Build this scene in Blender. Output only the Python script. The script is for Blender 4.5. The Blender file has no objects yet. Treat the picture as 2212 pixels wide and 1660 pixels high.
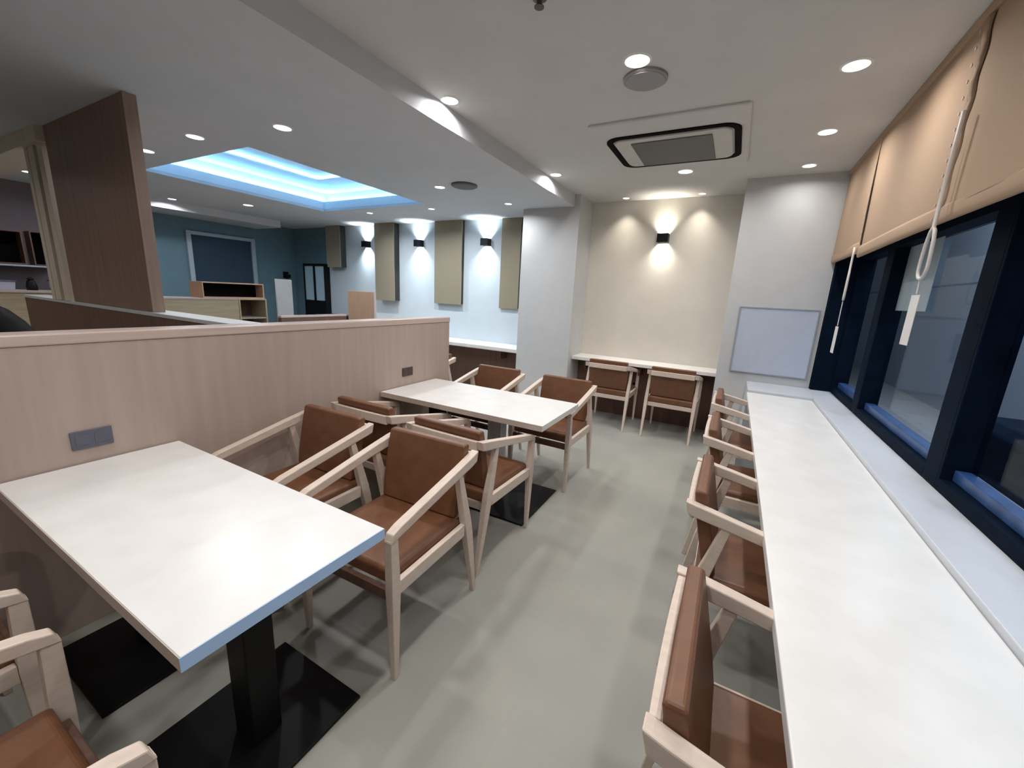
import bpy, bmesh, math, random
from mathutils import Vector, Matrix
random.seed(7)
C = bpy.context.scene.collection
PI = math.pi

# ------------------------------------------------------------------ materials
MATS = {}
def base(name, rough=0.5, metal=0.0, spec=0.5):
    m = bpy.data.materials.new(name); m.use_nodes = True
    nt = m.node_tree; b = nt.nodes['Principled BSDF']
    b.inputs['Roughness'].default_value = rough
    b.inputs['Metallic'].default_value = metal
    b.inputs['Specular IOR Level'].default_value = spec
    return m, nt, b
def noise_mat(name, c1, c2, scale=(4, 4, 4), nscale=3.0, detail=4, rough=0.5, bump=0.0, bscale=80, metal=0.0, spec=0.5):
    m, nt, b = base(name, rough, metal, spec)
    tc = nt.nodes.new('ShaderNodeTexCoord'); mp = nt.nodes.new('ShaderNodeMapping')
    mp.inputs['Scale'].default_value = scale
    nz = nt.nodes.new('ShaderNodeTexNoise'); nz.inputs['Scale'].default_value = nscale; nz.inputs['Detail'].default_value = detail
    rp = nt.nodes.new('ShaderNodeValToRGB')
    rp.color_ramp.elements[0].position = 0.3; rp.color_ramp.elements[1].position = 0.7
    rp.color_ramp.elements[0].color = (*c1, 1); rp.color_ramp.elements[1].color = (*c2, 1)
    nt.links.new(tc.outputs['Object'], mp.inputs['Vector']); nt.links.new(mp.outputs['Vector'], nz.inputs['Vector'])
    nt.links.new(nz.outputs['Fac'], rp.inputs['Fac']); nt.links.new(rp.outputs['Color'], b.inputs['Base Color'])
    if bump:
        n2 = nt.nodes.new('ShaderNodeTexNoise'); n2.inputs['Scale'].default_value = bscale; n2.inputs['Detail'].default_value = 3
        bp = nt.nodes.new('ShaderNodeBump'); bp.inputs['Strength'].default_value = bump; bp.inputs['Distance'].default_value = 0.002
        nt.links.new(tc.outputs['Object'], n2.inputs['Vector']); nt.links.new(n2.outputs['Fac'], bp.inputs['Height'])
        nt.links.new(bp.outputs['Normal'], b.inputs['Normal'])
    MATS[name] = m
    return m
def s2l(r, g, b):
    f = lambda v: ((v/255+0.055)/1.055)**2.4 if v/255 > 0.04045 else v/255/12.92
    return (f(r), f(g), f(b))
def var(c, k=0.92): return tuple(v*k for v in c)
def plain(name, rgb, k=0.95, **kw):
    c = s2l(*rgb); return noise_mat(name, var(c, k), c, **kw)
def emit(name, rgb, strength):
    m = bpy.data.materials.new(name); m.use_nodes = True; nt = m.node_tree
    nt.nodes.remove(nt.nodes['Principled BSDF'])
    e = nt.nodes.new('ShaderNodeEmission'); e.inputs['Color'].default_value = (*rgb, 1); e.inputs['Strength'].default_value = strength
    nt.links.new(e.outputs[0], nt.nodes['Material Output'].inputs['Surface'])
    return m

M = {}
M['wall'] = plain('painted_wall', (198, 199, 200), nscale=1.5, rough=0.85)
M['wall_cream'] = plain('cream_wall', (220, 215, 205), nscale=1.5, rough=0.85)
M['wall_cool'] = plain('cool_wall', (205, 217, 224), nscale=1.5, rough=0.85)
M['wall_teal'] = plain('teal_wall', (104, 134, 146), k=0.9, nscale=1.5, rough=0.8)
M['wall_mauve'] = plain('mauve_wall', (118, 106, 108), nscale=1.5, rough=0.85)
M['ceiling'] = plain('ceiling_paint', (208, 206, 203), nscale=1.0, rough=0.9)
M['ceiling_left'] = plain('ceiling_left_paint', (204, 207, 212), nscale=1.0, rough=0.9)
M['lam'] = noise_mat('partition_laminate', s2l(172, 154, 144), s2l(180, 162, 152), scale=(5, 5, 0.3), nscale=5, rough=0.5, detail=3)
M['lamcap'] = noise_mat('partition_cap', s2l(190, 170, 160), s2l(200, 182, 172), scale=(9, 0.35, 9), nscale=6, rough=0.3, detail=6)
M['darklam'] = noise_mat('dark_wood', s2l(92, 66, 54), s2l(112, 82, 68), scale=(10, 10, 0.4), nscale=6, rough=0.5, detail=6)
M['panelwood'] = noise_mat('panel_wood', s2l(124, 97, 83), s2l(142, 114, 99), scale=(9, 9, 0.3), nscale=5, rough=0.45, detail=7)
M['panelend'] = noise_mat('panel_edge_wood', s2l(136, 116, 105), s2l(150, 130, 118), scale=(9, 9, 0.3), nscale=5, rough=0.45, detail=7)
M['ash'] = noise_mat('ash_wood', s2l(208, 190, 176), s2l(220, 203, 189), scale=(14, 3, 14), nscale=5, rough=0.42, detail=6)
M['leather'] = noise_mat('brown_leather', s2l(106, 68, 45), s2l(119, 78, 52), nscale=4, rough=0.42, bump=0.25, bscale=160)
M['white_top'] = noise_mat('white_laminate', s2l(226, 224, 221), s2l(234, 232, 230), nscale=2, rough=0.28)
M['edge_blue_light'] = plain('blue_lit_edge', (184, 216, 255), rough=0.3)  # blue window light on the aisle edge, put into its colour
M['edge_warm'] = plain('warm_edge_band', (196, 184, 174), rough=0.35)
M['black'] = plain('black_metal', (17, 17, 19), rough=0.45, nscale=6, spec=0.2)
M['post_lit'] = noise_mat('reflecting_post_grey', s2l(170, 170, 172), s2l(190, 190, 192), scale=(20, 20, 1), rough=0.35, metal=0.3)  # black post coloured light grey for the light it reflects
M['floor'] = None
M['trimw'] = plain('white_plastic', (232, 232, 230), rough=0.4)
M['lens'] = emit('lamp_lens', (1.0, 0.97, 0.92), 6.0)
M['lens_dim'] = emit('lamp_lens_small', (1.0, 0.98, 0.95), 3.0)
M['blue_led'] = emit('blue_led_strip', (0.20, 0.60, 1.0), 46.0)
M['cove'] = plain('cove_paint', (232, 240, 248), rough=0.9)
M['dkgrey'] = plain('dark_grille', (84, 83, 82), rough=0.6)
M['grey'] = plain('grey_grille', (150, 148, 148), rough=0.6)
M['cassette'] = plain('cassette_plastic', (196, 193, 188), rough=0.5)
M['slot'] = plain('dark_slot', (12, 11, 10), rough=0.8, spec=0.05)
M['blindfab'] = noise_mat('tan_blind_fabric', s2l(160, 134, 110), s2l(172, 146, 122), scale=(30, 30, 30), nscale=20, rough=0.9, bump=0.3, bscale=300)
M['panelfab'] = noise_mat('olive_panel_fabric', s2l(142, 132, 112), s2l(153, 143, 122), scale=(30, 30, 30), nscale=20, rough=0.9)
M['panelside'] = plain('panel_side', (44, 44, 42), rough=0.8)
M['cord'] = plain('white_cord', (214, 208, 202), rough=0.6)
M['tag'] = plain('paper_tag', (222, 220, 218), rough=0.7)
M['navy'] = noise_mat('navy_frame', s2l(8, 18, 30), s2l(12, 25, 41), nscale=3, rough=0.6, spec=0.03)
M['navy_lit'] = noise_mat('blue_lit_frame', s2l(36, 62, 104), s2l(52, 84, 134), nscale=3, rough=0.3)  # blue light on the navy sash rail, painted as its colour
M['outlet'] = plain('slate_plate', (92, 94, 108), rough=0.4)
M['outlet_brown'] = plain('brown_plate', (74, 62, 54), rough=0.4)
M['cab'] = noise_mat('cream_cabinet', s2l(168, 148, 116), s2l(182, 162, 128), scale=(10, 0.6, 10), nscale=5, rough=0.5)
M['tan'] = noise_mat('tan_board', s2l(184, 146, 116), s2l(196, 158, 126), scale=(9, 9, 0.5), nscale=5, rough=0.5)
M['shade'] = plain('slate_blind', (44, 64, 80), rough=0.85)
M['framew'] = plain('grey_frame', (168, 184, 194), rough=0.5)
M['board'] = plain('blue_grey_panel', (188, 196, 212), rough=0.35)
M['boardframe'] = plain('board_frame', (150, 154, 164), rough=0.4)
M['asphalt'] = noise_mat('outside_ground', s2l(110, 110, 112), s2l(128, 128, 130), nscale=8, rough=0.9)
M['offwhite'] = plain('off_white_board', (190, 190, 188), rough=0.5)
M['pane_reflection'] = noise_mat('mirror_reflect_tint', s2l(176, 206, 222), s2l(188, 216, 230), rough=0.2)  # pale base colour stands in for the panes' bright reflection
M['slat'] = noise_mat('cream_slat', s2l(200, 184, 164), s2l(214, 199, 180), scale=(10, 10, 0.4), rough=0.5)
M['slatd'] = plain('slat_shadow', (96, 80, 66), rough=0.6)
M['sill'] = plain('sill_white', (202, 205, 211), rough=0.35)
M['cabin_white'] = plain('white_tray', (196, 196, 214), rough=0.4)
M['outwall'] = None
# glass
m, nt, b = base('window_glass', 0.02)
b.inputs['Base Color'].default_value = (0.75, 0.85, 0.95, 1); b.inputs['Transmission Weight'].default_value = 1.0; b.inputs['IOR'].default_value = 1.1
tc = nt.nodes.new('ShaderNodeTexCoord'); nz = nt.nodes.new('ShaderNodeTexNoise'); nz.inputs['Scale'].default_value = 2
mr = nt.nodes.new('ShaderNodeMapRange'); mr.inputs['To Min'].default_value = 0.01; mr.inputs['To Max'].default_value = 0.04
nt.links.new(tc.outputs['Object'], nz.inputs['Vector']); nt.links.new(nz.outputs['Fac'], mr.inputs['Value']); nt.links.new(mr.outputs['Result'], b.inputs['Roughness'])
M['glass'] = m
# floor: grey-green vinyl tiles
m, nt, b = base('floor_tile', 0.5, spec=0.35)
tc = nt.nodes.new('ShaderNodeTexCoord')
n1 = nt.nodes.new('ShaderNodeTexNoise'); n1.inputs['Scale'].default_value = 1.1; n1.inputs['Detail'].default_value = 5
r1 = nt.nodes.new('ShaderNodeValToRGB'); r1.color_ramp.elements[0].position = 0.35; r1.color_ramp.elements[1].position = 0.65
r1.color_ramp.elements[0].color = (*s2l(154, 154, 147), 1); r1.color_ramp.elements[1].color = (*s2l(168, 167, 158), 1)
bk = nt.nodes.new('ShaderNodeTexBrick'); bk.offset = 0.0; bk.inputs['Scale'].default_value = 1.0
bk.inputs['Brick Width'].default_value = 0.5; bk.inputs['Row Height'].default_value = 0.5; bk.inputs['Mortar Size'].default_value = 0.002
bk.inputs['Color1'].default_value = (1, 1, 1, 1); bk.inputs['Color2'].default_value = (0.97, 0.975, 0.985, 1); bk.inputs['Mortar'].default_value = (0.96, 0.96, 0.96, 1)
mx = nt.nodes.new('ShaderNodeMix'); mx.data_type = 'RGBA'; mx.blend_type = 'MULTIPLY'; mx.inputs[0].default_value = 1.0
nt.links.new(tc.outputs['Object'], n1.inputs['Vector']); nt.links.new(tc.outputs['Object'], bk.inputs['Vector'])
nt.links.new(n1.outputs['Fac'], r1.inputs['Fac']); nt.links.new(r1.outputs['Color'], mx.inputs[6]); nt.links.new(bk.outputs['Color'], mx.inputs[7])
nt.links.new(mx.outputs[2], b.inputs['Base Color'])
M['floor'] = m
# outside cladding with horizontal joints
m, nt, b = base('outside_cladding', 0.7)
tc = nt.nodes.new('ShaderNodeTexCoord'); bk = nt.nodes.new('ShaderNodeTexBrick'); mp = nt.nodes.new('ShaderNodeMapping')
mp.inputs['Rotation'].default_value = (PI/2, 0, PI/2)
bk.inputs['Scale'].default_value = 1.0; bk.inputs['Brick Width'].default_value = 4.0; bk.inputs['Row Height'].default_value = 1.3; bk.inputs['Mortar Size'].default_value = 0.02
bk.inputs['Color1'].default_value = (*s2l(132, 140, 150), 1); bk.inputs['Color2'].default_value = (*s2l(120, 130, 142), 1); bk.inputs['Mortar'].default_value = (*s2l(80, 88, 100), 1)
nt.links.new(tc.outputs['Object'], mp.inputs['Vector']); nt.links.new(mp.outputs['Vector'], bk.inputs['Vector']); nt.links.new(bk.outputs['Color'], b.inputs['Base Color'])
M['outwall'] = m

# ------------------------------------------------------------------ mesh helpers
def box(bm, x0, x1, y0, y1, z0, z1):
    vs = [bm.verts.new(p) for p in ((x0,y0,z0),(x1,y0,z0),(x1,y1,z0),(x0,y1,z0),(x0,y0,z1),(x1,y0,z1),(x1,y1,z1),(x0,y1,z1))]
    for f in ((0,3,2,1),(4,5,6,7),(0,1,5,4),(1,2,6,5),(2,3,7,6),(3,0,4,7)): bm.faces.new([vs[i] for i in f])
    return vs
def hexa(bm, a, b):
    """two quads (lists of 4 points, same winding) joined into a solid"""
    va = [bm.verts.new(p) for p in a]; vb = [bm.verts.new(p) for p in b]
    bm.faces.new(va[::-1]); bm.faces.new(vb)
    for i in range(4):
        j = (i+1) % 4; bm.faces.new([va[i], va[j], vb[j], vb[i]])
def loft(bm, rings):
    vr = [[bm.verts.new(p) for p in r] for r in rings]; n = len(rings[0])
    bm.faces.new(vr[0][::-1]); bm.faces.new(vr[-1])
    for k in range(len(vr)-1):
        for i in range(n):
            j = (i+1) % n; bm.faces.new([vr[k][i], vr[k][j], vr[k+1][j], vr[k+1][i]])
def bar(bm, stations):
    """square-section member: stations = (x, y, z, half_x, half_y); horizontal cross sections"""
    loft(bm, [[(x-a, y-b, z), (x+a, y-b, z), (x+a, y+b, z), (x-a, y+b, z)] for x, y, z, a, b in stations])
def cyl(bm, cx, cy, z0, z1, r0, r1=None, n=32, axis='z'):
    r1 = r0 if r1 is None else r1
    rings = []
    for z, r in ((z0, r0), (z1, r1)):
        ring = []
        for i in range(n):
            t = 2*PI*i/n; u, v = r*math.cos(t), r*math.sin(t)
            ring.append((cx+u, cy+v, z) if axis == 'z' else ((z, cx+u, cy+v) if axis == 'x' else (cx+u, z, cy+v)))
        rings.append(ring)
    loft(bm, rings)
def lathe(bm, cx, cy, prof, n=32):
    rings = [[(cx+r*math.cos(2*PI*i/n), cy+r*math.sin(2*PI*i/n), z) for i in range(n)] for r, z in prof]
    loft(bm, rings)
def tube(bm, pts, r, n=8):
    pts = [Vector(p) for p in pts]; rings = []
    for i, p in enumerate(pts):
        d = (pts[min(i+1, len(pts)-1)] - pts[max(i-1, 0)]).normalized()
        u = d.orthogonal().normalized() if i == 0 else (u - d*u.dot(d)).normalized()
        v = d.cross(u)
        rings.append([tuple(p + u*r*math.cos(2*PI*k/n) + v*r*math.sin(2*PI*k/n)) for k in range(n)])
    loft(bm, rings)
def obj(name, bm, m, parent=None, bevel=0.0, smooth=False, seg=2):
    bmesh.ops.recalc_face_normals(bm, faces=bm.faces[:])
    me = bpy.data.meshes.new(name); bm.to_mesh(me); bm.free()
    mm = m if isinstance(m, (list, tuple)) else [m]
    for x in mm: me.materials.append(x)
    if smooth:
        for p in me.polygons: p.use_smooth = True
    o = bpy.data.objects.new(name, me); C.objects.link(o)
    if parent: o.parent = parent
    if bevel:
        b = o.modifiers.new('bevel', 'BEVEL'); b.width = bevel; b.segments = seg; b.limit_method = 'ANGLE'; b.angle_limit = 0.6
    return o
def NB(): return bmesh.new()
def boxobj(name, dims, m, parent=None, bevel=0.003):
    bm = NB(); box(bm, *dims); return obj(name, bm, m, parent, bevel)
def thing(name, label, cat, loc=(0, 0, 0), rotz=0, group=None):
    o = bpy.data.objects.new(name, None); C.objects.link(o); o.empty_display_size = 0.1
    o.location = loc; o.rotation_euler = (0, 0, rotz); o['label'] = label; o['category'] = cat
    if group: o['group'] = group
    return o
def tag(o, label, cat, group=None):
    o['label'] = label; o['category'] = cat
    if group: o['group'] = group
    return o
def struct(name, dims, m, label=None, cat=None, bevel=0.0):
    o = boxobj(name, dims, m, None, bevel); o['kind'] = 'structure'
    if label: o['label'] = label; o['category'] = cat
    return o
def dup(root, loc, rotz, label, group=None):
    r = root.copy(); C.objects.link(r); r.location = loc; r.rotation_euler = (0, 0, rotz); r['label'] = label
    if group: r['group'] = group
    for ch in list(root.children):
        c = ch.copy(); C.objects.link(c); c.parent = r
        for g in ch.children:
            d = g.copy(); C.objects.link(d); d.parent = c
    return r

# ------------------------------------------------------------------ key dimensions
XP = -2.24          # face of the low partition
YB = 5.25           # back wall
XL = -7.85          # far left wall
XW = 0.87           # window line
ZL, ZR = 2.52, 2.65 # lower ceiling (left), upper ceiling (right)
YF = -2.6           # wall behind the viewer
XS = -1.83          # ceiling step

# ------------------------------------------------------------------ room shell
struct('floor', (XL-0.1, XW+0.1, YF-0.1, YB+0.1, -0.1, 0), M['floor'], 'grey-green vinyl tile floor of the cafe', 'floor')
struct('ceiling', (XS, XW+0.15, YF-0.1, YB+0.1, ZR, ZR+0.1), M['ceiling'], 'raised grey-white ceiling above the window tables', 'ceiling')
TX0, TX1, TY0, TY1 = -5.46, -3.585, 2.06, 4.15
bm = NB()
box(bm, XL-0.1, TX0, YF-0.1, YB+0.1, ZL, ZL+0.03); box(bm, TX1, XS, YF-0.1, YB+0.1, ZL, ZL+0.03)
box(bm, TX0, TX1, YF-0.1, TY0, ZL, ZL+0.03); box(bm, TX0, TX1, TY1, YB+0.1, ZL, ZL+0.03)
box(bm, XS-0.03, XS, YF-0.1, YB+0.1, ZL+0.03, ZR+0.1)
o = obj('ceiling', bm, M['ceiling_left']); o['kind'] = 'structure'; o['label'] = 'lower grey ceiling over the left side with a step down'; o['category'] = 'ceiling'

# blue-lit cove tray in the left ceiling
tray = thing('ceiling_tray', 'rectangular ceiling tray glowing bright blue from hidden light strips', 'light cove', ((TX0+TX1)/2, (TY0+TY1)/2, ZL))
ox, oy = -(TX0+TX1)/2, -(TY0+TY1)/2
def tb(name, boxes, m):
    bm = NB()
    for (a, b, c, d, e, f) in boxes: box(bm, a+ox, b+ox, c+oy, d+oy, e-ZL, f-ZL)
    return obj(name, bm, m, tray)
def ring(x0, x1, y0, y1, w, z0, z1):
    return [(x0-w, x0, y0-w, y1+w, z0, z1), (x1, x1+w, y0-w, y1+w, z0, z1), (x0, x1, y0-w, y0, z0, z1), (x0, x1, y1, y1+w, z0, z1)]
tb('tray_side', ring(TX0, TX1, TY0, TY1, 0.03, ZL+0.031, ZL+0.13), M['cove'])
G = 0.24
tb('tray_shelf', ring(TX0-0.03, TX1+0.03, TY0-0.03, TY1+0.03, G-0.03, ZL+0.11, ZL+0.13), M['cove'])
tb('tray_upstand', ring(TX0-G, TX1+G, TY0-G, TY1+G, 0.03, ZL+0.11, ZL+0.37), M['cove'])
tb('led_strip', ring(TX0-0.17, TX1+0.17, TY0-0.17, TY1+0.17, 0.03, ZL+0.131, ZL+0.145), M['blue_led'])
I = 0.34
tb('tray_ceiling', ring(TX0+I, TX1-I, TY0+I, TY1-I, G+I, ZL+0.30, ZL+0.315), M['cove'])
tb('inner_strip', ring(TX0+I-0.14, TX1-I+0.14, TY0+I-0.14, TY1-I+0.14, 0.03, ZL+0.316, ZL+0.325), M['blue_led'])
tb('inner_ceiling', [(TX0, TX1, TY0, TY1, ZL+0.38, ZL+0.40)], M['cove'])

# walls
struct('wall_back', (-6.9, XW+0.1, YB, YB+0.1, 0, ZR), M['wall_cool'], 'pale blue-white back wall with fabric panels and wall lights', 'wall')
struct('wall_back_alcove', (-1.76, -0.08, YB-0.015, YB, 0.0, ZR), M['wall_cream'], 'cream back wall of the recess above the two-chair counter', 'wall')
struct('wall_back_teal', (XL, -6.9, YB, YB+0.1, 0, ZL), M['wall_teal'], 'teal wall at the far left corner', 'wall')
struct('wall_left', (XL-0.1, XL, 2.2, YB, 0, ZL), M['wall_teal'], 'teal wall at the far left with a blinded window', 'wall')
struct('wall_left_kitchen', (XL-0.1, XL, YF, 2.2, 0, ZL), M['wall_mauve'], 'dim mauve wall behind the kitchen hatch', 'wall')
struct('wall_front', (XL, XW+0.1, YF-0.1, YF, 0, ZR), M['wall'])
struct('wall_column_left', (-2.5, -1.76, 4.76, YB, 0, ZR), M['wall'], 'pale grey square column between the recess and the panelled wall', 'column')
struct('wall_column_right', (-0.08, 0.72, 4.65, YB, 0, ZR), M['wall'], 'pale grey column between the recess and the windows', 'column')
struct('wall_column_return', (0.72, XW+0.1, 4.72, YB, 0, ZR), M['wall'])
struct('wall_right', (XW, XW+0.1, YF, YB, 0, 0.72), M['wall'])
struct('wall_right_upper', (XW, XW+0.1, YF, YB, 1.97, ZR), M['wall'])
struct('trim_1', (0.69, 0.88, -1.5, 4.65, 0.0, 0.742), M['sill'], 'pale raised window ledge running behind the long counter', 'ledge', 0.004)
struct('trim_2', (0.205, 0.69, 4.152, 4.65, 0.0, 0.742), M['sill'], 'pale blue-grey ledge closing the far end of the long counter', 'ledge', 0.004)
# soffit, far left
struct('trim_3', (-7.85, -7.15, 2.2, 4.55, 2.41, 2.52), M['ceiling_left'], 'dropped grey soffit in front of the teal wall', 'soffit')
struct('trim_4', (-8.0+0.15, -4.68, 1.16, 1.42, 2.411, 2.52), M['slat'], 'cream soffit box above the slat screen', 'soffit')
# brown wainscot below the counters
struct('trim_5', (-6.2, -2.5, 5.19, 5.25, 0, 0.68), M['darklam'], 'brown panelling below the long white bench shelf', 'panelling')
struct('trim_6', (-1.76, -0.08, 5.17, 5.235, 0, 0.70), M['darklam'], 'brown panelling below the two-chair counter', 'panelling')
struct('baseboard_right', (0.655, 0.69, -1.5, 4.15, 0, 0.66), M['darklam'], 'dark wood panel closing the underside of the long counter', 'panelling')

# ------------------------------------------------------------------ low partition, cross partition, tall panel
t = thing('low_partition', 'long waist-high beige wood laminate partition behind the two tables', 'partition', (XP-0.06, 1.2, 0))
bm = NB(); box(bm, -0.06, 0.055, -2.6, 1.745, 0, 1.205); obj('panel', bm, M['lam'], t, 0.002)
bm = NB(); box(bm, -0.065, 0.06, -2.6, 1.75, 1.206, 1.25); obj('cap', bm, M['lamcap'], t, 0.006)
t = thing('cross_partition', 'low dark brown partition joining the long beige partition behind it', 'partition', (-3.95, 1.235, 0))
bm = NB(); box(bm, -1.95, 1.584, -0.04, 0.11, 0, 1.225); obj('panel', bm, M['darklam'], t, 0.002)
bm = NB(); box(bm, -1.95, 1.584, -0.045, 0.115, 1.226, 1.25); obj('cap', bm, M['offwhite'], t, 0.003)
t = thing('tall_wood_panel', 'tall dark wood panel rising from the low partition to the ceiling', 'panel', (-3.9, 1.235, 1.2505))
bm = NB(); box(bm, -0.76, 0.588, -0.032, 0.032, 0, 1.269); obj('board', bm, M['panelwood'], t, 0.003)
bm = NB(); box(bm, 0.5885, 0.60, -0.033, 0.033, 0, 1.269); obj('edge_strip', bm, M['panelend'], t, 0.001)
t = thing('slat_screen', 'cream vertical slat screen beside the tall dark wood panel', 'screen', (-4.89, 1.215, 1.2505))
for k, (a, b) in enumerate(((-0.20, -0.13), (-0.11, 0.01), (0.09, 0.19))):
    bm = NB(); box(bm, a, b, -0.03, 0.03, 0.0, 1.16); obj('slat', bm, M['slat'], t, 0.002)
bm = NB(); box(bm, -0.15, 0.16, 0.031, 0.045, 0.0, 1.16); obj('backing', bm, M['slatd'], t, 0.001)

def plate(x, y, z, w, h, m, label, axis, sockets=2):
    t = thing('wall_outlet', label, 'outlet', (x, y, z))
    bm = NB()
    if axis == 'x': box(bm, 0, 0.008, -w/2, w/2, -h/2, h/2)
    else: box(bm, -w/2, w/2, -0.008, 0, -h/2, h/2)
    obj('cover_plate', bm, m, t, 0.002)
    bm = NB()
    for s in range(sockets):
        c = (s-(sockets-1)/2)*w*0.45
        if axis == 'x': box(bm, 0.0082, 0.0095, c-w*0.17, c+w*0.17, -h*0.3, h*0.3)
        else: box(bm, c-w*0.17, c+w*0.17, -0.0095, -0.0082, -h*0.3, h*0.3)
    obj('socket_insert', bm, m, t, 0.001)
plate(XP-0.0045, 0.556, 0.818, 0.125, 0.075, M['outlet'], 'slate grey double outlet plate on the partition above the nearest table', 'x')
plate(XP-0.0045, 2.40, 0.83, 0.115, 0.068, M['outlet_brown'], 'small dark brown outlet plate on the partition above the farther table', 'x')
plate(-0.98, 5.169, 0.42, 0.06, 0.07, M['slot'], 'small black outlet under the counter between the two chairs', 'y', 1)

# ------------------------------------------------------------------ tables
def table(x0, x1, y0, y1, label, posts, edge, postmat):
    cx, cy = (x0+x1)/2, (y0+y1)/2
    t = thing('cafe_table', label, 'table', (cx, cy, 0), 0, 'white rectangular cafe tables')
    X0, X1, Y0, Y1 = x0-cx, x1-cx, y0-cy, y1-cy
    bm = NB(); box(bm, X0, X1-0.0025, Y0+0.0025, Y1, 0.684, 0.72); obj('tabletop', bm, M['white_top'], t, 0.002)
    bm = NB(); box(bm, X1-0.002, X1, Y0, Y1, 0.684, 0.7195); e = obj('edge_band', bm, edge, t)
    if edge is M['edge_blue_light']: e['label'] = 'aisle edge coloured pale blue for the window light on it'
    bm = NB(); box(bm, X0, X1-0.0022, Y0, Y0+0.002, 0.684, 0.7195); obj('edge_band', bm, M['edge_warm'], t)
    for k, (px, bw, m) in enumerate(posts):
        bx0, bx1 = bw[0]-cx, bw[1]-cx
        bm = NB(); box(bm, bx0, bx1, Y0+0.03, Y1-0.03, 0, 0.012); obj('base_plate', bm, M['black'], t, 0.003)
        bm = NB(); box(bm, px-cx-0.055, px-cx+0.055, -0.045, 0.045, 0.0122, 0.67); obj('post', bm, m, t, 0.004)
        bm = NB(); box(bm, px-cx-0.16, px-cx+0.16, -0.12, 0.12, 0.6702, 0.6838); obj('mounting_plate', bm, M['black'], t, 0.002)
table(XP+0.004, -0.89, 0.285, 0.843, 'nearest white rectangular table with blue light coloured onto its aisle edge',
      [(-1.2, (-1.45, -1.0), M['black']), (-1.95, (-2.16, -1.68), M['black'])], M['edge_blue_light'], M['black'])
table(XP+0.004, -0.905, 2.105, 2.745, 'farther white rectangular table with a post coloured light grey for reflected light',
      [(-1.40, (-1.62, -1.015), M['post_lit']), (-1.95, (-2.13, -1.75), M['black'])], M['white_top'], M['post_lit'])

# long window counter and wall shelves
t = thing('window_counter', 'long white counter top running along the windows', 'counter', (0.445, 1.5, 0))
bm = NB(); box(bm, -0.245, 0.243, -3.0, 2.65, 0.682, 0.72); obj('counter_top', bm, M['white_top'], t, 0.004)
for y in (-2.2, -0.6, 1.0, 2.55):
    bm = NB(); hexa(bm, [(0.15, y-0.015, 0.4), (0.209, y-0.015, 0.4), (0.209, y+0.015, 0.4), (0.15, y+0.015, 0.4)],
                    [(-0.12, y-0.015, 0.681), (0.209, y-0.015, 0.681), (0.209, y+0.015, 0.681), (-0.12, y+0.015, 0.681)])
    obj('bracket', bm, M['darklam'], t)
t = thing('alcove_counter', 'white counter with two chairs in the cream recess', 'counter', (-0.92, 5.04, 0))
bm = NB(); box(bm, -0.838, 0.838, -0.165, 0.192, 0.705, 0.745); obj('counter_top', bm, M['white_top'], t, 0.003)
for x in (-0.7, 0.0, 0.7):
    bm = NB(); box(bm, x-0.015, x+0.015, -0.02, 0.128, 0.58, 0.7045); obj('bracket', bm, M['darklam'], t, 0.002)
t = thing('bench_counter', 'thick white shelf counter under the olive fabric panels', 'counter', (-4.3, 5.03, 0))
bm = NB(); box(bm, -1.7, 1.797, -0.2, 0.218, 0.69, 0.75); obj('counter_top', bm, M['white_top'], t, 0.012, seg=3)
for x in (-1.4, 0.0, 1.4):
    bm = NB(); box(bm, x-0.015, x+0.015, -0.02, 0.158, 0.55, 0.6895); obj('bracket', bm, M['darklam'], t, 0.002)

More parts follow.
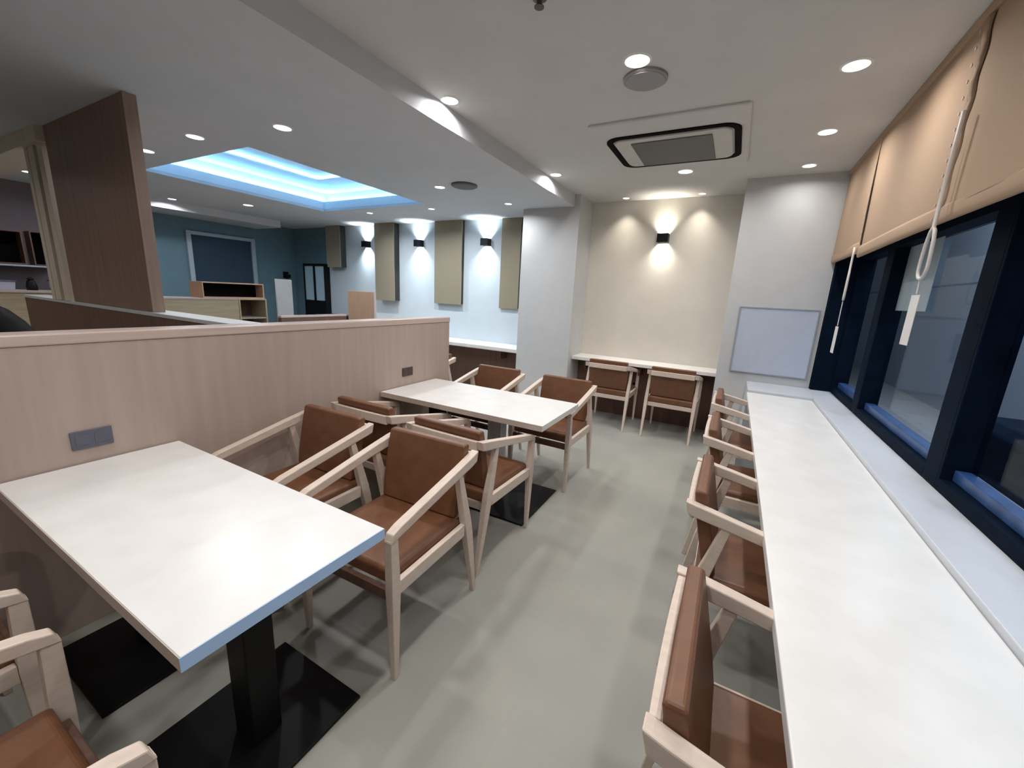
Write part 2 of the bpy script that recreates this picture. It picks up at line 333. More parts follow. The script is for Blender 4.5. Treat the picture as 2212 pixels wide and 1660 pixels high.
# ------------------------------------------------------------------ armchair
def make_chair(label):
    t = thing('armchair', label, 'chair')
    # seat cushion (slightly crowned)
    bm = NB()
    def ring_(z, i, y0=-0.215, y1=0.262): return [(-0.232+i, y0+i, z), (0.232-i, y0+i, z), (0.232-i, y1-i, z), (-0.232+i, y1-i, z)]
    loft(bm, [ring_(0.392, 0.012), ring_(0.40, 0.0), ring_(0.445, 0.0), ring_(0.458, 0.014)])
    obj('seat', bm, M['leather'], t, 0.006, seg=2)
    # back cushion, leaning back
    bm = NB()
    def pad(z, yf, th, hw): return [(-hw, yf-th, z), (hw, yf-th, z), (hw, yf, z), (-hw, yf, z)]
    loft(bm, [pad(0.462, -0.145, 0.045, 0.215), pad(0.55, -0.162, 0.048, 0.222), pad(0.70, -0.194, 0.048, 0.224), pad(0.787, -0.213, 0.044, 0.222), pad(0.795, -0.219, 0.030, 0.215)])
    obj('backrest', bm, M['leather'], t, 0.008, seg=2)
    for s in (-1, 1):
        bm = NB(); X = s*0.247
        bar(bm, [(X, 0.275, 0.0, 0.010, 0.011), (X, 0.277, 0.40, 0.0185, 0.022), (X, 0.282, 0.612, 0.0165, 0.018)])
        obj('leg', bm, M['ash'], t, 0.003)
        bm = NB()
        bar(bm, [(X, -0.285, 0.0, 0.010, 0.012), (X, -0.215, 0.36, 0.0175, 0.025), (X, -0.20, 0.43, 0.0175, 0.025), (X, -0.135, 0.690, 0.014, 0.016)])
        obj('leg', bm, M['ash'], t, 0.003)
        # sloping arm with blunt, inward turning rear end
        bm = NB()
        def sec(x, y, z, hx, hz, dy=0.006): return [(x-hx, y+dy, z-hz), (x+hx, y+dy, z-hz), (x+hx, y-dy, z+hz), (x-hx, y-dy, z+hz)]
        loft(bm, [sec(X, 0.296, 0.618, 0.018, 0.017), sec(X, 0.255, 0.630, 0.0195, 0.020), sec(X, -0.12, 0.705, 0.019, 0.023), sec(X*0.99, -0.225, 0.724, 0.020, 0.025), sec(X*0.97, -0.275, 0.732, 0.020, 0.025)])
        obj('arm', bm, M['ash'], t, 0.004)
        bm = NB()
        hexa(bm, [(X-0.0125, -0.175, 0.368), (X+0.0125, -0.175, 0.368), (X+0.0125, -0.178, 0.428), (X-0.0125, -0.178, 0.428)],
                 [(X-0.0125, 0.255, 0.368), (X+0.0125, 0.255, 0.368), (X+0.0125, 0.255, 0.425), (X-0.0125, 0.255, 0.425)])
        obj('side_rail', bm, M['ash'], t, 0.003)
    # crest rail behind the back cushion, bowed backwards
    bm = NB(); rings = []
    for k in range(9):
        u = -1+k/4; x = u*0.219; y = -0.268 + 0.004*u*u
        rings.append([(x, y-0.011, 0.698), (x, y+0.011, 0.698), (x, y+0.011, 0.75), (x, y-0.011, 0.75)])
    loft(bm, rings); obj('crest_rail', bm, M['ash'], t, 0.003)
    bm = NB(); box(bm, -0.228, 0.228, -0.218, -0.196, 0.345, 0.39); obj('rear_rail', bm, M['ash'], t, 0.003)
    bm = NB(); box(bm, -0.228, 0.228, 0.262, 0.284, 0.345, 0.39); obj('front_rail', bm, M['darklam'], t, 0.003)
    return t
ch = make_chair('brown leather ash-framed armchair at the aisle side of the nearest table, facing the viewer')
ch.location = (-1.205, 1.203, 0); ch.rotation_euler = (0, 0, PI+0.03); ch['group'] = 'armchairs around the two tables'
G1 = 'armchairs around the two tables'
def put(x, y, a, label, g=G1): return dup(ch, (x, y, 0), a, label, g)
put(-1.885, 1.20, PI+0.02, 'brown leather ash-framed armchair against the partition, facing the nearest table')
put(-1.905, 1.90, 0.0, 'armchair against the partition with its back to the viewer, at the farther table')
put(-1.245, 1.875, -0.03, 'armchair with its back to the viewer, at the aisle end of the farther table')
put(-1.20, 3.02, PI-0.02, 'brown armchair behind the aisle end of the farther table, facing the viewer')
put(-1.90, 3.05, PI, 'brown armchair behind the partition end of the farther table, facing the viewer')
put(-2.93, 3.36, PI, 'armchair mostly hidden behind the partition end, only its pale arm tip showing')
put(-1.185, 4.78, 0.0, 'left armchair pushed up to the white counter in the cream recess', 'armchairs at the recess counter')
put(-0.475, 4.76, -0.02, 'right armchair pushed up to the white counter in the cream recess', 'armchairs at the recess counter')
put(-1.085, -0.09, 0.0, 'armchair in the bottom left corner on the viewer side of the nearest table, seat showing')
put(-1.83, -0.09, 0.0, 'armchair cut by the left frame edge, only a pale arm end showing')
G2 = 'armchairs along the window counter'
put(0.245, 0.865, -PI/2, 'nearest armchair at the long window counter, back cushion seen from behind', G2)
put(0.225, 1.79, -PI/2, 'second armchair from the viewer at the long window counter', G2)
put(0.225, 2.67, -PI/2, 'third armchair from the viewer at the long window counter', G2)
put(0.225, 3.55, -PI/2, 'farthest armchair at the long window counter, next to the pale column', G2)

# ------------------------------------------------------------------ wall decoration
def fabric_panel(x0, x1, z0, z1, dep, label):
    t = thing('fabric_panel', label, 'wall panel', ((x0+x1)/2, YB, z0), 0, 'olive fabric wall panels'); w = (x1-x0)/2
    bm = NB(); box(bm, -w, w, -dep, -dep+0.012, 0, z1-z0); obj('fabric_face', bm, M['panelfab'], t, 0.001)
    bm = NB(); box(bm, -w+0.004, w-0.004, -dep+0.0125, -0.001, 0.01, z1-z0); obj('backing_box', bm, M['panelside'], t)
fabric_panel(-6.72, -6.36, 1.80, 2.5199, 0.13, 'short olive fabric panel, leftmost, above the glass-doored black cabinet')
fabric_panel(-5.50, -5.06, 1.27, 2.5199, 0.13, 'long olive fabric panel between the two left wall lights')
fabric_panel(-4.26, -3.74, 1.28, 2.5199, 0.07, 'widest olive fabric panel between the two right wall lights')
fabric_panel(-3.07, -2.76, 1.27, 2.5199, 0.04, 'narrow olive fabric panel beside the pale grey column')
def sconce(x, y, z, label, power, col):
    t = thing('wall_light', label, 'wall light', (x, y, z), 0, 'black up and down wall lights')
    bm = NB()
    box(bm, -0.062, 0.062, -0.10, -0.096, -0.05, 0.05); box(bm, -0.062, 0.062, -0.004, -0.0005, -0.05, 0.05)
    box(bm, -0.062, -0.058, -0.096, -0.004, -0.05, 0.05); box(bm, 0.058, 0.062, -0.096, -0.004, -0.05, 0.05)
    obj('housing', bm, M['black'], t, 0.0)
    for s in (-1, 1):
        bm = NB(); box(bm, -0.0575, 0.0575, -0.0955, -0.0045, s*0.012-0.004, s*0.012+0.004); obj('lamp_lens', bm, M['lens_dim'], t)
        ld = bpy.data.lights.new('sconce_lamp', 'AREA'); ld.shape = 'RECTANGLE'; ld.size = 0.11; ld.size_y = 0.08; ld.energy = power; ld.color = col
        ld.spread = 1.9; lo = bpy.data.objects.new('sconce_lamp', ld); C.objects.link(lo); lo.parent = t
        lo.location = (0, -0.05, s*0.018); lo.rotation_euler = (PI if s > 0 else 0, 0, 0)
cool = (0.80, 0.92, 1.0); warm = (1.0, 0.92, 0.78)
sconce(-5.79, YB, 2.20, 'black wall light, leftmost of three on the pale blue wall', 5.5, cool)
sconce(-4.60, YB, 2.20, 'black wall light, middle of three on the pale blue wall', 5.5, cool)
sconce(-3.33, YB, 2.20, 'black wall light nearest the column on the pale blue wall', 5.5, cool)
sconce(-0.865, YB-0.015, 2.205, 'black wall light throwing warm light in the cream recess', 2.6, warm)

# blue-grey board on right column
t = thing('notice_board', 'blank blue-grey square board with thin frame on the right column', 'board', (0.36, 4.65, 1.15))
bm = NB(); box(bm, -0.315, 0.315, -0.014, -0.001, -0.315, 0.315); obj('board_face', bm, M['board'], t)
bm = NB(); w, h_, k = 0.325, 0.325, 0.011
box(bm, -w, w, -0.02, -0.001, h_-k, h_); box(bm, -w, w, -0.02, -0.001, -h_, -h_+k); box(bm, -w, -w+k, -0.02, -0.001, -h_+k, h_-k); box(bm, w-k, w, -0.02, -0.001, -h_+k, h_-k)
obj('frame', bm, M['boardframe'], t, 0.001)

# ------------------------------------------------------------------ ceiling fixtures
def downlight(x, y, z, r, label, power, col=(1.0, 0.975, 0.95), lamp=True, spread=2.8):
    t = thing('downlight', label, 'ceiling light', (x, y, z), 0, 'recessed round downlights')
    bm = NB(); n = 32
    a = [bm.verts.new(((r+0.012)*math.cos(2*PI*i/n), (r+0.012)*math.sin(2*PI*i/n), -0.001)) for i in range(n)]
    b = [bm.verts.new((r*math.cos(2*PI*i/n), r*math.sin(2*PI*i/n), -0.006)) for i in range(n)]
    c = [bm.verts.new((r*math.cos(2*PI*i/n), r*math.sin(2*PI*i/n), -0.001)) for i in range(n)]
    for i in range(n):
        j = (i+1) % n; bm.faces.new([a[i], a[j], b[j], b[i]]); bm.faces.new([b[i], b[j], c[j], c[i]])
    obj('trim_ring', bm, M['trimw'], t)
    bm = NB(); cyl(bm, 0, 0, -0.0045, -0.0015, r*0.985); obj('lens', bm, M['lens'], t)
    if lamp:
        ld = bpy.data.lights.new('downlight_lamp', 'AREA'); ld.shape = 'DISK'; ld.size = r*1.7; ld.energy = power; ld.color = col; ld.spread = spread
        lo = bpy.data.objects.new('downlight_lamp', ld); C.objects.link(lo); lo.parent = t; lo.location = (0, 0, -0.008)
PW = 7.8
cl = (0.95, 0.97, 1.0)
downlight(-4.594, 1.781, ZL, .055, 'round downlight half hidden at the tall wood panel edge', PW*0.8, cl)
downlight(-3.755, 1.77, ZL, .055, 'round downlight at the near left corner of the blue tray', PW*0.9, cl)
downlight(-2.908, 1.914, ZL, .055, 'round downlight right of the blue tray near corner', PW*0.9, cl)
downlight(-2.851, 3.544, ZL, .05, 'round downlight beside the dark grey ceiling speaker', PW*1.3, cl)
downlight(-6.214, 3.502, ZL, .06, 'larger downlight left of the blue tray near the teal wall', PW*1.3, cl)
downlight(-6.95, 2.914, ZL, .045, 'small downlight farthest left near the teal wall soffit', PW*0.8, cl)
downlight(-3.68, 4.408, ZL, .04, 'small downlight above the widest olive fabric panel', PW*1.9, cl)
downlight(-4.808, 4.405, ZL, .04, 'small downlight above the gap left of the middle wall light', PW*1.9, cl)
downlight(-2.53, 4.416, ZL, .04, 'small downlight in front of the narrow olive panel', PW*0.9, cl)
downlight(-6.95, 1.62, ZL, .05, 'dim downlight over the kitchen hatch behind the slat screen', PW*0.6, cl)
downlight(-1.765, 2.285, ZR, .052, 'round downlight close to the ceiling step', PW, )
downlight(-1.742, 3.956, ZR, .052, 'round downlight at the far end of the ceiling step', PW*0.7)
downlight(-0.612, 2.299, ZR, .06, 'big bright downlight next to the round ceiling speaker', PW*1.3)
downlight(0.34, 2.746, ZR, .055, 'nearest downlight of the row beside the tan blinds', PW*0.8)
downlight(0.366, 3.625, ZR, .052, 'middle downlight of the row beside the tan blinds', PW*0.8)
downlight(0.363, 4.38, ZR, .048, 'farthest downlight of the row, by the right column', PW*0.3)
downlight(-0.583, 4.234, ZR, .06, 'round downlight just beyond the ceiling air conditioner', PW)
downlight(-1.318, 5.08, ZR, .035, 'small downlight in the recess, left of its wall light', PW*0.16, warm, spread=1.5)
downlight(-0.50, 5.10, ZR, .035, 'small downlight in the recess, right of its wall light', PW*0.16, warm, spread=1.5)
# unseen fill lamps added outside the frame to brighten room, panel and slats
for x, y, p in ((-0.6, 0.6, 1.3), (0.35, 1.2, 0.9), (-1.7, 0.4, 1.0), (-0.6, -1.0, 1.0), (0.35, -0.4, 0.8), (-4.3, -0.6, 1.2), (-3.1, -0.2, 0.6), (-6.0, 0.2, 0.8)):
    ld = bpy.data.lights.new('rear_fill_lamp', 'AREA'); ld.shape = 'DISK'; ld.size = 0.1; ld.energy = PW*p; ld.color = (1.0, 0.975, 0.95); ld.spread = 2.8
    lo = bpy.data.objects.new('rear_fill_lamp', ld); C.objects.link(lo); lo.location = (x, y, (ZR if x > XS else ZL)-0.01)

def speaker(x, y, z, r, m, label):
    t = thing('ceiling_speaker', label, 'speaker', (x, y, z))
    bm = NB(); lathe(bm, 0, 0, [(r, -0.001), (r, -0.012), (r*0.93, -0.016)], 40); obj('bezel', bm, m, t)
    bm = NB(); lathe(bm, 0, 0, [(r*0.9, -0.0165), (r*0.88, -0.019), (0.01, -0.021)], 40); obj('grille', bm, m, t)
speaker(-0.608, 2.485, ZR, .115, M['grey'], 'round grey ceiling speaker beside the bright downlight')
speaker(-2.555, 3.56, ZL, .13, M['dkgrey'], 'dark grey round ceiling speaker on the lower left ceiling')
t = thing('sprinkler_head', 'small dark sprinkler head at the top edge of the ceiling', 'sprinkler', (-0.874, 1.705, ZR))
bm = NB(); lathe(bm, 0, 0, [(0.03, -0.001), (0.03, -0.006), (0.012, -0.008), (0.01, -0.03), (0.02, -0.033), (0.02, -0.036)], 20); obj('deflector', bm, M['outlet_brown'], t)

# ceiling cassette air conditioner
t = thing('ceiling_air_conditioner', 'square ceiling cassette air conditioner with black air slot', 'air conditioner', (-0.59, 3.52, ZR))
def rrect(hw, hh, r, z, n=8):
    pts = []
    for cx, cy, a0 in ((hw-r, hh-r, 0), (-hw+r, hh-r, PI/2), (-hw+r, -hh+r, PI), (hw-r, -hh+r, 1.5*PI)):
        for k in range(n+1): pts.append((cx+r*math.cos(a0+PI/2*k/n), cy+r*math.sin(a0+PI/2*k/n), z))
    return pts
bm = NB(); loft(bm, [rrect(0.50, 0.56, 0.02, -0.001), rrect(0.50, 0.56, 0.02, -0.012), rrect(0.49, 0.55, 0.02, -0.018)]); obj('ceiling_panel', bm, M['ceiling'], t)
def shift(pts, dx, dy): return [(x+dx, y+dy, z) for x, y, z in pts]
bm = NB()
oc = shift(rrect(0.452, 0.36, 0.11, -0.026), 0, 0.03); ic = shift(rrect(0.408, 0.318, 0.08, -0.026), 0, 0.03)
ot = [(x, y, -0.0185) for x, y, z in oc]; it = [(x, y, -0.0185) for x, y, z in ic]
V = [[bm.verts.new(p) for p in r] for r in (ot, oc, ic, it)]; n = len(oc)
for k in range(3):
    for i in range(n):
        j = (i+1) % n
        # leave the far side of the slot open as on the unit
        bm.faces.new([V[k][i], V[k][j], V[k+1][j], V[k+1][i]])
obj('air_slot', bm, M['slot'], t)
bm = NB(); loft(bm, [shift(rrect(0.396, 0.306, 0.07, -0.0185), 0, 0.03), shift(rrect(0.396, 0.306, 0.07, -0.030), 0, 0.03), shift(rrect(0.388, 0.298, 0.06, -0.034), 0, 0.03)]); obj('centre_panel', bm, M['cassette'], t)
bm = NB(); loft(bm, [shift(rrect(0.275, 0.265, 0.004, -0.0345), 0, 0.05), shift(rrect(0.275, 0.265, 0.004, -0.040), 0, 0.05)]); obj('intake_grille', bm, M['dkgrey'], t)

# ------------------------------------------------------------------ windows
def window(n, y0, y1, post, label):
    """bay between y0 and y1; post = width of the upright at the near end"""
    t = thing('window_%d' % n, label, 'window', (0.92, (y0+y1)/2, 0.742)); t['kind'] = 'structure'
    h = (y1-y0)/2; Z0, Z1 = 0.0, 1.23
    for a, b in ((-h, -h+post), (h-0.02, h)):
        bm = NB(); box(bm, -0.04, 0.075, a, b, Z0+0.001, Z1-0.003); obj('frame_post', bm, M['navy'], t, 0.003)
    bm = NB(); box(bm, -0.04, 0.07, -h+post+0.0005, h-0.0205, Z0+0.001, Z0+0.05); obj('bottom_rail', bm, M['navy'], t, 0.002)
    bm = NB(); box(bm, 0.0, 0.06, -h+post+0.0005, h-0.0205, Z0+0.051, Z0+0.10); e = obj('inner_sill', bm, M['navy_lit'], t, 0.004); e['label'] = 'lower sash rail coloured for the blue light on it'
    bm = NB(); box(bm, -0.04, 0.07, -h+post+0.0005, h-0.0205, Z1-0.06, Z1-0.004); obj('top_rail', bm, M['navy'], t, 0.002)
    bm = NB(); box(bm, 0.050, 0.056, -h+post+0.0005, h-0.0205, Z0+0.1005, Z1-0.061); obj('glass_pane', bm, M['glass'], t)
window(1, 3.72, 4.60, 0.13, 'farthest window bay beside the right column')
window(2, 2.34, 3.72, 0.14, 'middle window bay with a pale reflection made as a sheet')
window(3, 0.70, 2.34, 0.10, 'nearest window bay at the right edge')
window(4, -1.2, 0.70, 0.10, 'window bay outside the frame')
bm = NB(); box(bm, 0.725, 0.955, 4.602, 4.70, 0.743, 1.968); o = obj('window_5', bm, M['navy'], None, 0.003); o['kind'] = 'structure'; o['label'] = 'black end post of the window wall next to the column'; o['category'] = 'window post'
struct('wall_right_rear', (XW, XW+0.1, YF, -1.2, 0.72, 1.97), M['wall'])
tag(boxobj('glass_reflection', (0.955, 0.958, 3.20, 3.70, 1.50, 1.93), M['framew'], None, 0), 'pale blue-white reflection made as a sheet on the middle window', 'sheet')  # thin sheet standing in for a pale reflection on the glass

# outside
struct('ground_outside', (XW+0.1, 12, -4, 16, -0.15, -0.05), M['asphalt'], 'grey pavement outside the windows', 'ground')
struct('facade_outside', (3.2, 3.4, -4, 16, -0.05, 5), M['outwall'], 'grey building wall across the lane outside', 'wall')
bm = NB()
loft(bm, [[(1.9, 2.6, 0.25), (2.9, 2.6, 0.25), (2.9, 4.9, 0.25), (1.9, 4.9, 0.25)], [(1.9, 2.55, 0.6), (2.9, 2.55, 0.6), (2.9, 4.95, 0.6), (1.9, 4.95, 0.6)], [(1.98, 2.7, 0.68), (2.82, 2.7, 0.68), (2.82, 4.8, 0.68), (1.98, 4.8, 0.68)]])
box(bm, 1.95, 2.85, 2.7, 4.8, -0.05, 0.25)
tag(obj('dark_block', bm, M['navy'], None, 0.02), 'low dark blurred block outside beyond the nearest window', 'silhouette')  # plain block for a dark blurred shape outside, not a known planter

# ------------------------------------------------------------------ blinds
def blind(y0, y1, label, zb, folds):
    t = thing('window_blind', label, 'blind', (0.70, (y0+y1)/2, ZR), 0, 'tan fabric roman blinds'); h = (y1-y0)/2; cy = (y0+y1)/2
    bm = NB(); box(bm, -0.02, 0.03, -h, h, -0.045, -0.001); obj('headrail', bm, M['blindfab'], t, 0.003)
    # shade cloth: slightly wavy sheet
    bm = NB(); ny, nz = 48, 18; Zb = zb-ZR; grid = []
    for side in (0, 1):
        g = []
        for i in range(ny+1):
            row = []
            for j in range(nz+1):
                y = -h+2*h*i/ny; z = -0.046+(Zb+0.046)*j/nz
                x = -0.012+0.006*math.sin(y*2.3+z*3)+0.005*math.sin(y*5.1+1.3*z)*(j/nz)
                row.append(bm.verts.new((x+side*0.004, y, z)))
            g.append(row)
        grid.append(g)
    for i in range(ny):
        for j in range(nz):
            a = grid[0]; bm.faces.new([a[i][j], a[i+1][j], a[i+1][j+1], a[i][j+1]])
            a = grid[1]; bm.faces.new([a[i][j], a[i][j+1], a[i+1][j+1], a[i+1][j]])
    obj('shade_cloth', bm, M['blindfab'], t, smooth=True)
    # folded hem: two soft pleats at the bottom
    bm = NB(); rings = []
    prof = [(-0.014, Zb+0.022), (-0.020, Zb+0.006), (-0.019, Zb-0.030), (-0.016, Zb-0.050), (-0.008, Zb-0.056), (-0.003, Zb-0.03), (-0.004, Zb)]
    for i in range(ny+1):
        y = -h+2*h*i/ny; rings.append([(px+0.003*math.sin(y*4), y, pz+0.004*math.sin(y*3.1)) for px, pz in prof])
    loft(bm, rings); obj('hem_fold', bm, M['blindfab'], t, smooth=True)
    if folds is not None:
        # gathered seam with ring tapes
        bm = NB(); rings = []
        for k in range(25):
            z = -0.05+(Zb+0.04)*k/24; y = folds-cy+0.01*math.sin(k*1.1); w = 0.035
            rings.append([(-0.013, y-w, z), (-0.021-0.004*math.sin(k*1.7), y, z), (-0.013, y+w, z)])
        loft(bm, rings); obj('seam_gather', bm, M['blindfab'], t, smooth=True)
        for k in range(13):
            z = -0.09+(Zb+0.06)*k/12
            bm = NB(); cyl(bm, folds-cy+0.018, z, -0.030, -0.027, 0.007, n=12, axis='x'); obj('cord_ring', bm, M['lam'], t)
    return t
def cord(t, cy, y, z_top, z_loop, z_tag, tagh, loopw):
    # pull cord with loop and tag, hanging in front of the shade
    X = 0.655-0.70
    w = loopw
    L = [(X, y, z_top), (X, y+0.003, (z_top+z_loop)/2+0.12)]
    n = 14
    zc = z_loop+0.16
    for k in range(n+1):
        a = PI*0.5+2*PI*k/n
        rr = 0.16 if math.sin(a) > 0 else 0.045
        L.append((X+0.004*math.cos(a), y+w*math.cos(a), zc-0.11+rr*math.sin(a)))
    bm = NB(); tube(bm, [(a, b-cy, c-ZR) for a, b, c in L], 0.007, 8)
    c = obj('pull_cord', bm, M['cord'], t, smooth=True)
    bm = NB(); tube(bm, [(X, y-cy, z_loop-0.005-ZR), (X, y-0.004-cy, z_tag-ZR+0.005)], 0.003, 6)
    box(bm, X-0.001, X+0.001, y-cy-0.045, y-cy+0.045, z_tag-tagh-ZR, z_tag-ZR)
    g = obj('paper_tag', bm, M['tag'], c); g['label'] = 'white paper tag hanging from the cord'
b1 = blind(3.72, 4.64, 'tan fabric blind over the farthest window beside the column', 1.935, None)
cord(b1, 4.18, 3.66, 1.91, 1.55, 1.37, 0.19, 0.03)
b2 = blind(0.3, 3.7195, 'tan fabric blind over the nearer windows with a gathered ring seam', 1.905, 2.42)
cord(b2, (0.3+3.7195)/2, 2.33, 2.25, 1.62, 1.56, 0.21, 0.06)

# ------------------------------------------------------------------ far left area behind the partition
# teal wall window with slate blind
t = thing('window_6', 'pale-framed window covered by a slate blind on the teal wall', 'window', (XL, 3.93, 1.2)); t['kind'] = 'structure'
bm = NB(); box(bm, 0.001, 0.02, -0.46, 0.46, -0.1, 0.96); obj('roller_shade', bm, M['shade'], t)
bm = NB(); box(bm, 0.001, 0.05, -0.53, -0.465, -0.15, 1.02); box(bm, 0.001, 0.05, 0.465, 0.53, -0.15, 1.02); box(bm, 0.001, 0.05, -0.465, 0.465, 0.965, 1.02); obj('frame', bm, M['framew'], t, 0.003)

def openbox(bm, x0, x1, y0, y1, z0, z1, th):
    # carcass open towards +x
    box(bm, x0, x1, y0, y1, z0, z0+th); box(bm, x0, x1, y0, y1, z1-th, z1)
    box(bm, x0, x1, y0, y0+th, z0+th, z1-th); box(bm, x0, x1, y1-th, y1, z0+th, z1-th)
t = thing('storage_cabinet', 'cream low cabinet with a plain front behind the partition', 'cabinet', (-6.5, 2.7, 0))
bm = NB(); box(bm, -0.2, 0.18, -0.6, 0.598, 0.0, 1.20); obj('carcass', bm, M['cab'], t, 0.003)
bm = NB(); box(bm, 0.181, 0.2, -0.598, 0.596, 0.05, 1.20); obj('door', bm, M['cab'], t, 0.003)
bm = NB(); box(bm, -0.2, 0.205, -0.6, 0.598, 1.201, 1.225); obj('cabinet_top', bm, M['lam'], t, 0.003)
t = thing('open_shelf_unit', 'open wood shelf unit right of the cream cabinet', 'shelf', (-6.5, 3.5, 0))
bm = NB(); openbox(bm, -0.2, 0.2, -0.198, 0.2, 0.0, 1.225, 0.02); obj('carcass', bm, M['cab'], t, 0.001)
bm = NB(); box(bm, -0.2, -0.185, -0.177, 0.179, 0.021, 1.204); obj('back_panel', bm, M['darklam'], t)
for z in (0.35, 0.65, 0.93):
    bm = NB(); box(bm, -0.184, 0.19, -0.177, 0.179, z, z+0.02); obj('shelf_board', bm, M['lam'], t)
t = thing('open_display_box', 'open-fronted box with dark inside standing on the cabinet', 'box', (-6.5, 3.28, 1.2255))
bm = NB(); openbox(bm, -0.17, 0.17, -0.41, 0.41, 0.0, 0.215, 0.015); obj('carcass', bm, M['tan'], t, 0.001)
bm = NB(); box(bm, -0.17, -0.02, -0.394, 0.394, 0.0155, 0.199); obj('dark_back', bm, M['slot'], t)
bm = NB(); box(bm, -0.32, -0.29, 3.86-4, 4.12-4, 0, 1.53)
o = obj('upright_board', bm, M['offwhite'], None, 0.003); o.location = (-6.0, 4.0, 0); tag(o, 'tall off-white board standing beside the open shelf unit', 'board')
t = thing('low_bench', 'low wood bench back in front of the black cabinet', 'bench', (-5.55, 4.0, 0))
bm = NB(); box(bm, -0.04, 0.04, -0.58, 0.5, 0, 1.0); obj('panel', bm, M['darklam'], t, 0.003)
bm = NB(); box(bm, -0.045, 0.045, -0.585, 0.505, 1.001, 1.03); obj('cap', bm, M['lamcap'], t, 0.003)
t = thing('tan_divider', 'tan square-topped wood divider in front of the pale blue wall', 'divider', (-5.3, 4.63, 0))
bm = NB(); box(bm, -0.29, 0.29, -0.02, 0.02, 0, 1.405); obj('panel', bm, M['tan'], t, 0.003)
bm = NB(); box(bm, 0.2905, 0.31, -0.022, 0.022, 0, 1.405); obj('edge_strip', bm, M['lam'], t, 0.001)
t = thing('glass_cabinet', 'black cabinet with two glass panes coloured with bright reflection in the teal corner', 'cabinet', (-7.14, 5.13, 0))
bm = NB(); box(bm, -0.31, 0.31, 0.0, 0.115, 0, 1.17); box(bm, -0.31, -0.29, 0.0, 0.115, 1.17, 1.86); box(bm, 0.29, 0.31, 0.0, 0.115, 1.17, 1.86); box(bm, -0.29, 0.29, 0.0, 0.115, 1.82, 1.86); box(bm, -0.02, 0.02, 0.0, 0.08, 1.17, 1.82)
obj('cabinet_body', bm, M['black'], t, 0.0)
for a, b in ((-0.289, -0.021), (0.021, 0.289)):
    bm = NB(); box(bm, a, b, 0.02, 0.03, 1.18, 1.815); obj('glass_door', bm, M['pane_reflection'], t)
t = thing('low_black_cabinet', 'low black cabinet between glass cabinet and tan divider', 'cabinet', (-6.43, 5.0, 0))
bm = NB(); box(bm, -0.39, 0.39, -0.15, 0.185, 0, 0.95); obj('cabinet_body', bm, M['black'], t, 0.004)
bm = NB(); box(bm, -0.37, 0.37, -0.16, -0.151, 0.62, 0.93); obj('door', bm, M['dkgrey'], t, 0.002)
t = thing('wall_lamp', 'tiny black spotlight on the teal wall by the glass cabinet', 'spotlight', (XL+0.03, 5.02, 1.62))
bm = NB(); box(bm, -0.029, 0.0, -0.05, 0.05, -0.05, 0.07); box(bm, 0.0, 0.1, -0.03, 0.03, -0.04, 0.02); obj('lamp_body', bm, M['black'], t, 0.004)

# kitchen hatch at the far left
t = thing('kitchen_counter', 'tan wood kitchen counter beyond the dark low partition', 'counter', (-7.2, 0.9, 0))
bm = NB(); box(bm, -0.2, 0.2, -1.2, 1.25, 0, 1.225); obj('front_panel', bm, M['cab'], t, 0.003)
bm = NB(); box(bm, -0.22, 0.22, -1.2, 1.25, 1.226, 1.25); obj('counter_top', bm, M['lamcap'], t, 0.003)
t = thing('wall_cabinet', 'dark open wall cabinet on the kitchen wall', 'cabinet', (XL+0.001, 1.35, 1.54))
bm = NB(); openbox(bm, 0.0, 0.2, -0.5, 0.28, 0.0, 0.39, 0.015); obj('carcass', bm, M['darklam'], t)
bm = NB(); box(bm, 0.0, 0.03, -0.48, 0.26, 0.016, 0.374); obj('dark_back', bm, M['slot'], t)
t = thing('wall_cabinet', 'narrow dark wall cabinet right of the wider kitchen wall cabinet', 'cabinet', (XL+0.001, 1.76, 1.54))
bm = NB(); openbox(bm, 0.0, 0.2, -0.07, 0.07, 0.0, 0.40, 0.012); obj('carcass', bm, M['darklam'], t)
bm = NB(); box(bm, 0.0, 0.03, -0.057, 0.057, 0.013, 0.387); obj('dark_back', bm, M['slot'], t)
tag(boxobj('wall_shelf', (XL+0.001, XL+0.24, 0.6, 1.90, 1.515, 1.535), M['framew'], None, 0.002), 'thin pale shelf under the kitchen wall cabinets', 'shelf')
def tray_(x, y, w, l, h, label):
    t = thing('serving_tray', label, 'tray', (x, y, 1.2505))
    bm = NB(); loft(bm, [[(-w, -l, 0), (w, -l, 0), (w, l, 0), (-w, l, 0)], [(-w-0.015, -l-0.01, h), (w+0.015, -l-0.01, h), (w+0.015, l+0.01, h), (-w-0.015, l+0.01, h)]]); obj('tray_body', bm, M['cabin_white'], t, 0.004)
    bm = NB(); box(bm, -w-0.022, w+0.022, -l-0.016, l+0.016, h+0.0005, h+0.014); obj('lid', bm, M['outlet'], t, 0.003)
tray_(-7.2, 1.28, 0.1, 0.1, 0.09, 'pale container left of the dark kettle on the kitchen counter')
tray_(-7.2, 1.82, 0.1, 0.12, 0.11, 'pale container right of the dark kettle on the kitchen counter')
t = thing('kettle', 'small dark kettle on the kitchen counter between pale containers', 'kettle', (-7.2, 1.53, 1.2505))
bm = NB(); lathe(bm, 0, 0, [(0.045, 0.0), (0.048, 0.04), (0.035, 0.10), (0.02, 0.12)], 20); obj('body', bm, M['black'], t, smooth=True)
bm = NB(); lathe(bm, 0, 0, [(0.03, 0.1205), (0.03, 0.13), (0.008, 0.145)], 16); obj('lid', bm, M['black'], t)
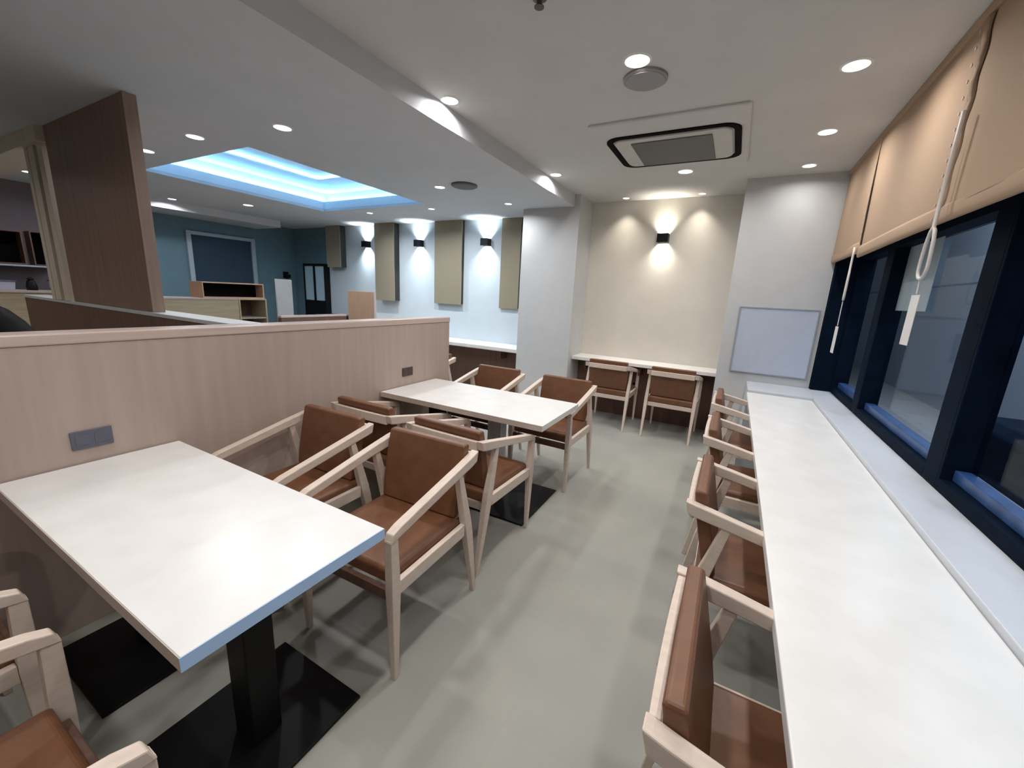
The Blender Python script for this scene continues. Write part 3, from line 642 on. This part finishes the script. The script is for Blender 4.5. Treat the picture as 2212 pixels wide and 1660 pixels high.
# black chair back behind the partition at the left edge
t = thing('black_chair', 'black rounded chair back showing above the partition at the left edge', 'chair', (-2.95, 0.42, 0))
bm = NB(); rings = []
for k in range(17):
    u = k/16; z = 0.5+0.85*u; hw = 0.27*math.sqrt(max(0.02, 1-(u**3.2)))
    rings.append([(-0.03+0.0*u, -hw, z), (0.02, -hw, z), (0.035, -hw*0.4, z), (0.035, hw*0.4, z), (0.02, hw, z), (-0.03, hw, z)])
loft(bm, rings); obj('backrest', bm, M['black'], t, smooth=True)
bm = NB(); box(bm, -0.46, -0.031, -0.23, 0.23, 0.42, 0.49); obj('seat', bm, M['black'], t, 0.02, seg=3)
for a in (-0.42, -0.08):
    for b in (-0.2, 0.2):
        bm = NB(); bar(bm, [(a, b, 0, 0.01, 0.01), (a, b, 0.419, 0.016, 0.016)]); obj('leg', bm, M['black'], t)

# ------------------------------------------------------------------ daylight outside
w = bpy.data.worlds.new('World'); bpy.context.scene.world = w; w.use_nodes = True
nt = w.node_tree; bg = nt.nodes['Background']; bg.inputs['Color'].default_value = (0.55, 0.6, 0.68, 1); bg.inputs['Strength'].default_value = 0.2
def area(name, loc, rot, sx, sy, e, col):
    ld = bpy.data.lights.new(name, 'AREA'); ld.shape = 'RECTANGLE'; ld.size = sx; ld.size_y = sy; ld.energy = e; ld.color = col
    o = bpy.data.objects.new(name, ld); C.objects.link(o); o.location = loc; o.rotation_euler = rot; return o
area('outside_fill', (2.0, 4.5, 4.2), (0, 0, 0), 1.2, 8, 330, (0.85, 0.92, 1.0))  # unseen lamp added to brighten the lane and facade

# ------------------------------------------------------------------ camera
cam = bpy.data.cameras.new('camera'); co = bpy.data.objects.new('camera', cam); C.objects.link(co)
R = Vector((0.8757203, 0.48029763, 0.04927615)); U = Vector((-0.14716503, 0.16832632, 0.9746839)); F = Vector((-0.45984389, 0.86080221, -0.21808979))
co.matrix_world = Matrix(((R.x, U.x, -F.x, 0), (R.y, U.y, -F.y, 0), (R.z, U.z, -F.z, 1.48), (0, 0, 0, 1)))
cam.sensor_width = 36; cam.sensor_fit = 'HORIZONTAL'; cam.lens = 867.78/2212*36; cam.clip_start = 0.02
sc = bpy.context.scene; sc.camera = co
sc.view_settings.view_transform = 'Standard'; sc.view_settings.look = 'None'; sc.view_settings.exposure = 0.0
sc.cycles.use_denoising = True; sc.cycles.max_bounces = 8; sc.cycles.sample_clamp_indirect = 4.0
